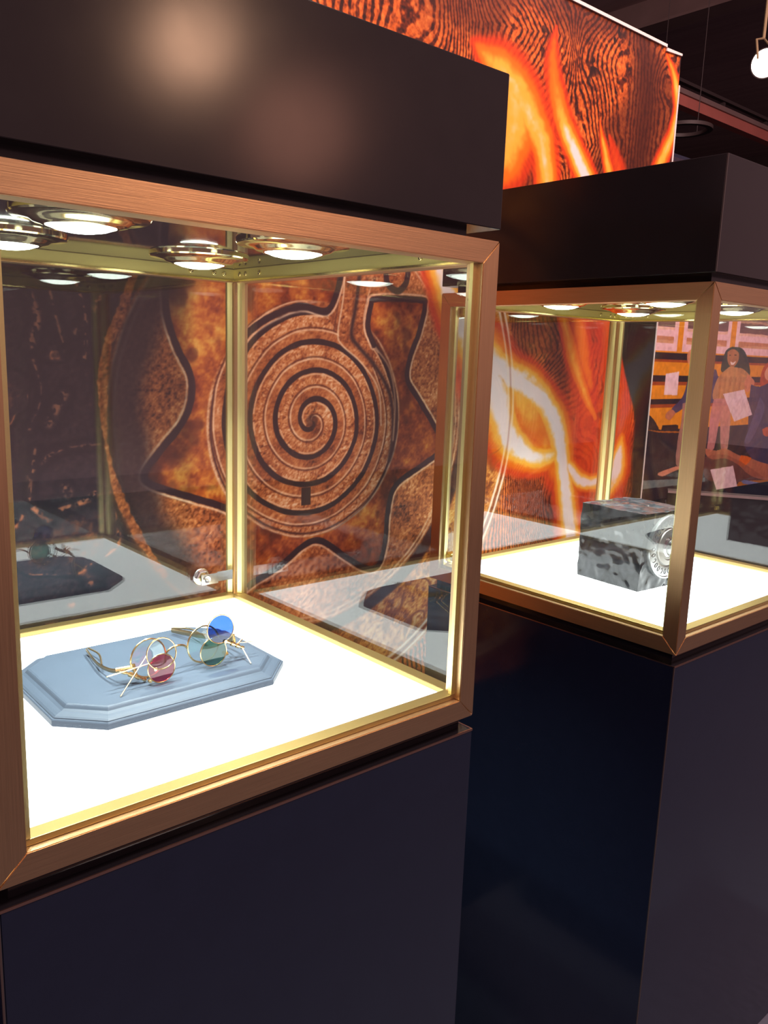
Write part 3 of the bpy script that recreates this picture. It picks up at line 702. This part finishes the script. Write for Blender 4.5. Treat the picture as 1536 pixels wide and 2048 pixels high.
# ------------------------------------------------------------------ spectacles with flip lenses
def lens_glass(name, tint, refl=(1, 1, 1)): return glass(name, tint, .05, .02, refl)
GL = {'clear': lens_glass('clear_lens', (.93, .965, .965)), 'blue': lens_glass('blue_lens', (.18, .31, .68)),
      'green': lens_glass('green_lens', (.30, .48, .42)), 'red': lens_glass('red_lens', (.68, .16, .28))}
def spectacles():
    root = empty('spectacles', (-.31, .29, TOP), 'gold round spectacles with extra blue, green, red and clear flip lenses on the navy plaque', 'spectacles')
    o = root.location
    def V(p): return Vector(p)-o
    n = Vector((.09, -.99, .06)).normalized()         # the way the front faces
    def ring(name, c, R, r, nrm, parent, m=GOLD):
        M = frame_of(c, nrm); bm = bmesh.new()
        tube(bm, [M @ Vector((R*math.cos(a), R*math.sin(a), 0)) for a in np.linspace(0, 2*PI, 56, endpoint=False)], r, 8, closed=True)
        return from_bm(name, bm, m, parent, smooth=True)
    def lens(name, c, R, nrm, parent, m, lab=None):
        M = frame_of(c, nrm); bm = bmesh.new()
        lathe(bm, [(0, .0010), (R*.5, .0008), (R, .0003), (R, -.0003), (R*.5, -.0001), (0, .0001)], 40, M)
        l = from_bm(name, bm, m, parent, smooth=True)
        if lab: tag(l, lab)
    L = V(at(297, 1320, y=.286)); Rr = V(at(407, 1290, y=.292))
    L.z = max(L.z, .0286); Rr.z = max(Rr.z, .0286)
    RR = .0270
    for c in (L, Rr):
        q = ring('rim', c, RR, .0013, n, root); lens('lens', c, RR-.001, n, q, GL['clear'])
    # bridge
    u = (Rr-L).normalized(); a = L+u*RR; b = Rr-u*RR
    bm = bmesh.new(); tube(bm, spline([a+Vector((0, .0, .000)), a+u*.006+Vector((0, -.001, .0055)), (a+b)/2+Vector((0, -.002, .0085)), b-u*.006+Vector((0, -.001, .0055)), b], 6), .0017, 8)
    from_bm('bridge', bm, GOLD, root, smooth=True)
    # flip lenses
    specs = [('red', (323, 1341), .259, .0198, 'red glass flip lens'), ('clear', (323, 1307), .2535, .0213, 'clear glass flip lens'),
             ('green', (427, 1304), .268, .0205, 'green glass flip lens'), ('blue', (441, 1258), .262, .0208, 'blue glass flip lens')]
    CC = {}
    for k, px, y, R, lab in specs:
        c = V(at(*px, y=y)); c.z = max(c.z, R+.0012)
        nn = (n+Vector((-.14 if k in ('blue', 'green') else -.10, 0, .10 if k == 'clear' else .0))).normalized()
        fr = ring('flip_rim', c, R, .0009, nn, root); tag(fr, lab)
        lens('flip_lens', c, R-.0006, nn, fr, GL[k]); CC[k] = (c, R)
    # temples
    def strip(name, pts, hgt, th):
        bm = bmesh.new(); pts = spline(pts, 5)
        tube(bm, pts, hgt/2, 8, flat=th/hgt, up=(0, 0, 1)); return from_bm(name, bm, OLDBRASS, root, smooth=True)
    lt = [V(at(238, 1341, z=.0665)), V(at(222, 1341, z=.063)), V(at(201, 1332, z=.059)), V(at(186, 1318, z=.0565)), V(at(173, 1300, z=.0565))]
    rt = [V(at(470, 1281, y=.287)), V(at(448, 1277, z=.066)), V(at(400, 1271, z=.062)), V(at(343, 1260, z=.0575))]
    t1 = strip('temple', lt, .0062, .0022)
    t2 = strip('temple', rt, .0085, .0022)
    for p, q, par in ((lt[2], lt[4], t1), (rt[2], rt[3], t2)):
        bm = bmesh.new(); d = Vector((.010, .004, 0)) if par is t1 else Vector((.012, .006, 0))
        tube(bm, spline([p+d*.2+Vector((0, 0, .001)), (p+q)/2+d+Vector((0, 0, .002)), q+d*.3+Vector((0, 0, .002))], 6), .0014, 6); from_bm('inner_strip', bm, OLDBRASS, par, smooth=True)
    # hinge works: collars on short shafts
    def collars(line, rs, nm):
        bm = bmesh.new(); A, Bv = Vector(line[0]), Vector(line[-1]); pts = [A.lerp(Bv, t) for t, _ in rs]
        tube(bm, pts, [r for _, r in rs], 10); return from_bm(nm, bm, GOLD, root, smooth=True)
    prof = [(0, .0016), (.10, .0016), (.101, .0030), (.24, .0030), (.241, .0018), (.36, .0018), (.361, .0036), (.50, .0036), (.501, .0020), (.62, .0020), (.621, .0033), (.76, .0033), (.761, .0017), (.9, .0017), (.901, .0027), (1, .0027)]
    hl = collars([V(at(238, 1341, y=.283)), V(at(292, 1360, y=.272))], prof, 'hinge')
    bm = bmesh.new(); tube(bm, [V(at(232, 1341, z=.0665)), V(at(266, 1334, y=.284))], [.0036, .0030], 8); tube(bm, [V(at(266, 1328, y=.284)), V(at(272, 1352, y=.28))], [.0028, .0028], 8)
    from_bm('bracket', bm, GOLD, hl, smooth=True)
    hr = collars([V(at(448, 1281, y=.282)), V(at(487, 1296, y=.276))], prof, 'hinge')
    bm = bmesh.new(); tube(bm, [V(at(466, 1268, y=.286)), V(at(468, 1288, y=.284))], [.0026, .0026], 8); tube(bm, [V(at(449, 1308, y=.275)), V(at(455, 1307, y=.275))], [.0032, .0028], 8); tube(bm, [V(at(472, 1291, y=.28)), V(at(486, 1276, y=.28))], [.0014, .0014], 8)
    from_bm('bracket', bm, GOLD, hr, smooth=True)
    # thin lever rods
    zt = TOP+.0012
    for p, q in ((at(213, 1354, y=.27), at(303, 1326, y=.27)), (at(241, 1393, z=zt), at(294, 1310, y=.279)), (at(476, 1285, y=.28), at(515, 1283, y=.276)), (at(483, 1293, y=.278), at(502, 1327, z=zt))):
        bm = bmesh.new(); tube(bm, [V(p), V(q)], .00085, 6); from_bm('lever_rod', bm, GOLD, root, smooth=True)
    # little clips that carry the flip lenses
    for k, px in (('clear', (310, 1338)), ('red', (300, 1362)), ('green', (448, 1306)), ('blue', (450, 1283))):
        bm = bmesh.new(); c, R = CC[k]; p = V(at(*px, y=.26 if k != 'green' else .27)); M = frame_of(p, n)
        lathe(bm, [(0, -.002), (.0026, -.002), (.003, 0), (.0026, .002), (0, .002)], 12, M); from_bm('lens_clip', bm, GOLD, root, smooth=True)
spectacles()

# ------------------------------------------------------------------ stone cube with a dial
def stone_mat():
    m, nt, out = mat('dark_rippled_stone')
    p = N(nt, 'ShaderNodeBsdfPrincipled'); nt.links.new(p.outputs[0], out.inputs[0])
    tc = N(nt, 'ShaderNodeTexCoord')
    n1 = N(nt, 'ShaderNodeTexNoise'); n1.inputs['Scale'].default_value = 15; n1.inputs['Detail'].default_value = 2; n1.inputs['Distortion'].default_value = 2.2
    n2 = N(nt, 'ShaderNodeTexNoise'); n2.inputs['Scale'].default_value = 24; n2.inputs['Detail'].default_value = 0; n2.inputs['Distortion'].default_value = 1.2
    for n_ in (n1, n2): nt.links.new(tc.outputs['Object'], n_.inputs['Vector'])
    cr = N(nt, 'ShaderNodeValToRGB'); cr.color_ramp.elements[0].position = .42; cr.color_ramp.elements[0].color = (.012, .013, .015, 1)
    cr.color_ramp.elements[1].position = .72; cr.color_ramp.elements[1].color = (.040, .042, .048, 1)
    nt.links.new(n1.outputs['Fac'], cr.inputs[0]); nt.links.new(cr.outputs[0], p.inputs['Base Color'])
    b = N(nt, 'ShaderNodeBump'); b.inputs['Strength'].default_value = .85; b.inputs['Distance'].default_value = .006
    nt.links.new(n2.outputs['Fac'], b.inputs['Height']); nt.links.new(b.outputs[0], p.inputs['Normal'])
    p.inputs['Roughness'].default_value = .17; p.inputs['Specular IOR Level'].default_value = .42
    return m
def stone_cube():
    s = .168; hgt = .170
    c = Vector((.7226, .1922, .0160)); rz = math.radians(-4)
    root = empty('stone_cube', c, 'dark rippled stone cube with a round dial on its front, inside the far case', 'stone block', rz=rz)
    bm = bmesh.new(); n = 34
    def disp(p):
        q = Vector(p)*34
        d = mnoise.noise_vector(q)*.0021+mnoise.noise_vector(q*2.4)*.0010
        if p[2] < 1e-6: d = Vector((d.x, d.y, 0))
        elif p[2] < .003: d.z = max(d.z, 0)
        return Vector(p)+d
    def grid(f, n=n):
        V = [[bm.verts.new(disp(f(i/n, j/n))) for j in range(n+1)] for i in range(n+1)]
        for i in range(n):
            for j in range(n): bm.faces.new((V[i][j], V[i+1][j], V[i+1][j+1], V[i][j+1]))
    grid(lambda a, b: (a*s, 0, b*hgt)); grid(lambda a, b: (a*s, s, b*hgt)); grid(lambda a, b: (0, a*s, b*hgt)); grid(lambda a, b: (s, a*s, b*hgt))
    grid(lambda a, b: (a*s, b*s, hgt)); grid(lambda a, b: (a*s, b*s, 0), 4)
    me = bpy.data.meshes.new('stone_block'); bmesh.ops.recalc_face_normals(bm, faces=bm.faces); bm.to_mesh(me); bm.free()
    me.polygons.foreach_set('use_smooth', [True]*len(me.polygons))
    link('stone_block', me, stone_mat(), root)
    # the dial on the front face
    R = .071; cc = Vector((s*.53, -.001, .092)); M = Matrix.Translation(cc) @ Matrix.Rotation(PI/2, 4, 'X')
    DIAL = pbr('dial_pewter', (.32, .33, .33), .25, .85, noise=((80, 80, 80), .25))
    DIALD = pbr('dial_dark', (.05, .05, .055), .35, .4)
    bm = bmesh.new(); lathe(bm, [(R*.60, .0055), (R*.64, .0065), (R*.93, .0058), (R*.95, .0082), (R, .0078), (R*1.01, .004), (R*1.01, -.002), (0, -.002)], 64, M)
    d = from_bm('dial', bm, DIAL, root, smooth=True)
    bm = bmesh.new(); lathe(bm, [(0, .0080), (R*.40, .0075), (R*.42, .0095), (R*.57, .0090), (R*.60, .0055), (R*.60, .001), (0, .001)], 48, M)
    from_bm('dial_plate', bm, pbr('dial_plate_metal', (.26, .25, .23), .35, .8), d, smooth=True)
    bm = bmesh.new()
    prof = [(0, .030), (.010, .0295), (.016, .027), (.019, .022), (.0195, .012), (.023, .0085), (.023, .0075), (0, .0075)]
    lathe(bm, prof, 40, M); from_bm('dial_knob', bm, pbr('dial_knob_steel', (.5, .5, .5), .12, 1), d, smooth=True)
    bm = bmesh.new(); k = 26                         # raised worn marks round the ring
    for i in range(k):
        a = 2*PI*i/k; r0, r1 = R*.70, R*.86; w = .0021
        ca = Vector((math.cos(a), math.sin(a), 0)); cb = Vector((-math.sin(a), math.cos(a), 0))
        loop_ = [ca*(r0+r1)/2+ca*(r1-r0)/2*math.cos(t)+cb*w*1.6*math.sin(t) for t in np.linspace(0, 2*PI, 11)[:-1 if i % 3 else -3]]
        tube(bm, [M @ (p+Vector((0, 0, .0062))) for p in loop_], .0008, 5, closed=bool(i % 3))
    tag(from_bm('raised_marks', bm, DIALD, d), kind='stuff')
stone_cube()

# ------------------------------------------------------------------ poster and steps in the neighbouring stand
def poster():
    Y = 2.2; x0, x1, z0, z1 = 3.55, 7.2, -.40, 1.75
    root = empty('poster_panel', ((x0+x1)/2, Y, FLOOR), 'large printed poster of people and loose papers beside a yellow bus', 'poster')
    o = root.location
    m = print_mat('print_people_and_bus', poster_paint(x0, x1, z0, z1, Y))
    me = bpy.data.meshes.new('poster_print')
    me.from_pydata([tuple(Vector(p)-o) for p in ((x0, Y-.001, z0), (x1, Y-.001, z0), (x1, Y-.001, z1), (x0, Y-.001, z1))], [], [(0, 1, 2, 3)])
    uv = me.uv_layers.new(name='UVMap')
    for li, c in zip(range(4), ((0, 0), (1, 0), (1, 1), (0, 1))): uv.data[li].uv = c
    link('poster_print', me, m, root)
    box('backing_board', tuple(Vector((x0-.02, Y, FLOOR))-o), tuple(Vector((x1+.02, Y+.06, z1+.02))-o), BLACK, root)
poster()
def steps():
    # three dark treads running obliquely in front of the poster
    DK = pbr('dark_platform', (.030, .026, .030), .35); TEAL = pbr('grey_tread', (.12, .14, .14), .45, noise=((6, 6, 6), .3)); EDGE = pbr('pale_nosing', (.42, .32, .32), .4)
    a, b = at(1402, 986, z=-.30), at(1536, 996, z=-.30)
    d = Vector((b[0]-a[0], b[1]-a[1], 0)).normalized(); ang = math.atan2(d.y, d.x)
    root = empty('platform_steps', (a[0], a[1], FLOOR), 'dark stepped platform with pale edges in front of the bus poster', 'steps', rz=ang)
    for z, (u, v) in ((-.30, (1402, 986)), (-.40, (1402, 1010)), (-.52, (1402, 1043))):
        p = at(u, v, z=z); rel = Matrix.Rotation(-ang, 3, 'Z') @ (Vector(p)-Vector(a)); yy = rel.y
        h = z-FLOOR
        t = box('step', (-.20, yy, 0), (1.2, yy+.10, h-.012), DK, root)
        box('tread', (-.20, yy+.002, h-.012), (1.2, yy+.10, h), TEAL, t); box('nosing', (-.20, yy-.008, h-.014), (1.2, yy+.002, h+.001), EDGE, t)
steps()

# ------------------------------------------------------------------ ceiling fittings of the hall
def hall_fittings():
    GREY = pbr('grey_truss_paint', (.20, .14, .13), .5, noise=((3, 3, 3), .2)); RED = pbr('red_fascia', (.45, .14, .11), .5, noise=((3, 3, 3), .2))
    GREYD = pbr('dull_brown_ring', (.05, .036, .034), .6)
    DARK = pbr('black_steel', (.04, .03, .03), .5)
    y = 4.0
    p = at(1450, 235, y=y); q = at(1450, 205, y=y)
    root = empty('hanging_beam', (p[0], y, p[2]), 'long hanging beam with a pale rail and reddish fascia below the hall ceiling', 'beam')
    box('fascia', (-4, 0, -.055), (4, .10, .045), RED, root); box('rail', (-4, -.02, .045), (4, .10, .09), GREY, root)
    dz = at(1450, 200, y=y)[2]-p[2]
    box('upper_rail', (-4, 0, dz-.01), (4, .05, dz+.02), DARK, root)
    for k in range(9): box('strut', (-3.9+k*.97, .02, .09), (-3.86+k*.97, .06, dz-.01), DARK, root)
    a, b = Vector(at(1215, 55, z=4.45)), Vector(at(1420, -10, z=4.45)); d = (b-a).normalized()
    r2 = empty('roof_beam', (a.x, a.y, 4.30), 'pale flat roof beam crossing the dark hall ceiling', 'beam', rz=math.atan2(d.y, d.x))
    box('flange', (-3, -.14, -.03), (7, .14, 0), GREY, r2); box('web', (-3, -.02, 0), (7, .02, .30), GREY, r2)
    c = Vector(at(1368, 262, z=2.6))
    r3 = empty('round_hanging_ring', c, 'dark round hanging ring above the far header box', 'ring sign')
    R = .17*np.linalg.norm(np.array(c)-CAM)/6.0
    bm = bmesh.new(); lathe(bm, [(R*.8, 0), (R, 0), (R, .03), (R*.8, .03), (R*.8, 0)], 40); from_bm('ring', bm, GREYD, r3, smooth=True)
    for k in range(3):
        t = 2*PI*k/3; bm = bmesh.new(); tube(bm, [(R*.9*math.cos(t), R*.9*math.sin(t), .03), (R*.9*math.cos(t), R*.9*math.sin(t), 2.0-.002)], .003, 6); from_bm('cable', bm, DARK, r3)
    f = Vector(at(1530, 126, y=2.4))
    lp = empty('flood_lamp', f, 'bright white hall floodlight under the ceiling at the upper right', 'lamp')
    dirn = (Vector((-1.6, -1.6, -1.1))).normalized()
    M = Vector(dirn).to_track_quat('Z', 'Y').to_matrix().to_4x4()
    bm = bmesh.new(); lathe(bm, [(0, -.16), (.05, -.16), (.075, -.10), (.10, 0), (.104, .01), (.096, .01), (.092, 0)], 32, M); from_bm('lamp_head', bm, DARK, lp, smooth=True)
    bm = bmesh.new(); lathe(bm, [(0, .010), (.05, .008), (.093, -.002), (0, -.004)], 32, M); from_bm('lamp_glass', bm, emit('flood_glass', (1, .86, .72), 30), lp, smooth=True)
    bm = bmesh.new(); tube(bm, [(-.11, 0, 0), (-.12, .02, .13), (0, .03, .17), (.12, .02, .13), (.11, 0, 0)], .009, 8); tube(bm, [(0, .03, .17), (0, .03, 4.6-f.z-.001)], .012, 8); from_bm('yoke', bm, pbr('yoke_gold', (.45, .36, .2), .4, .6), lp, smooth=True)
hall_fittings()
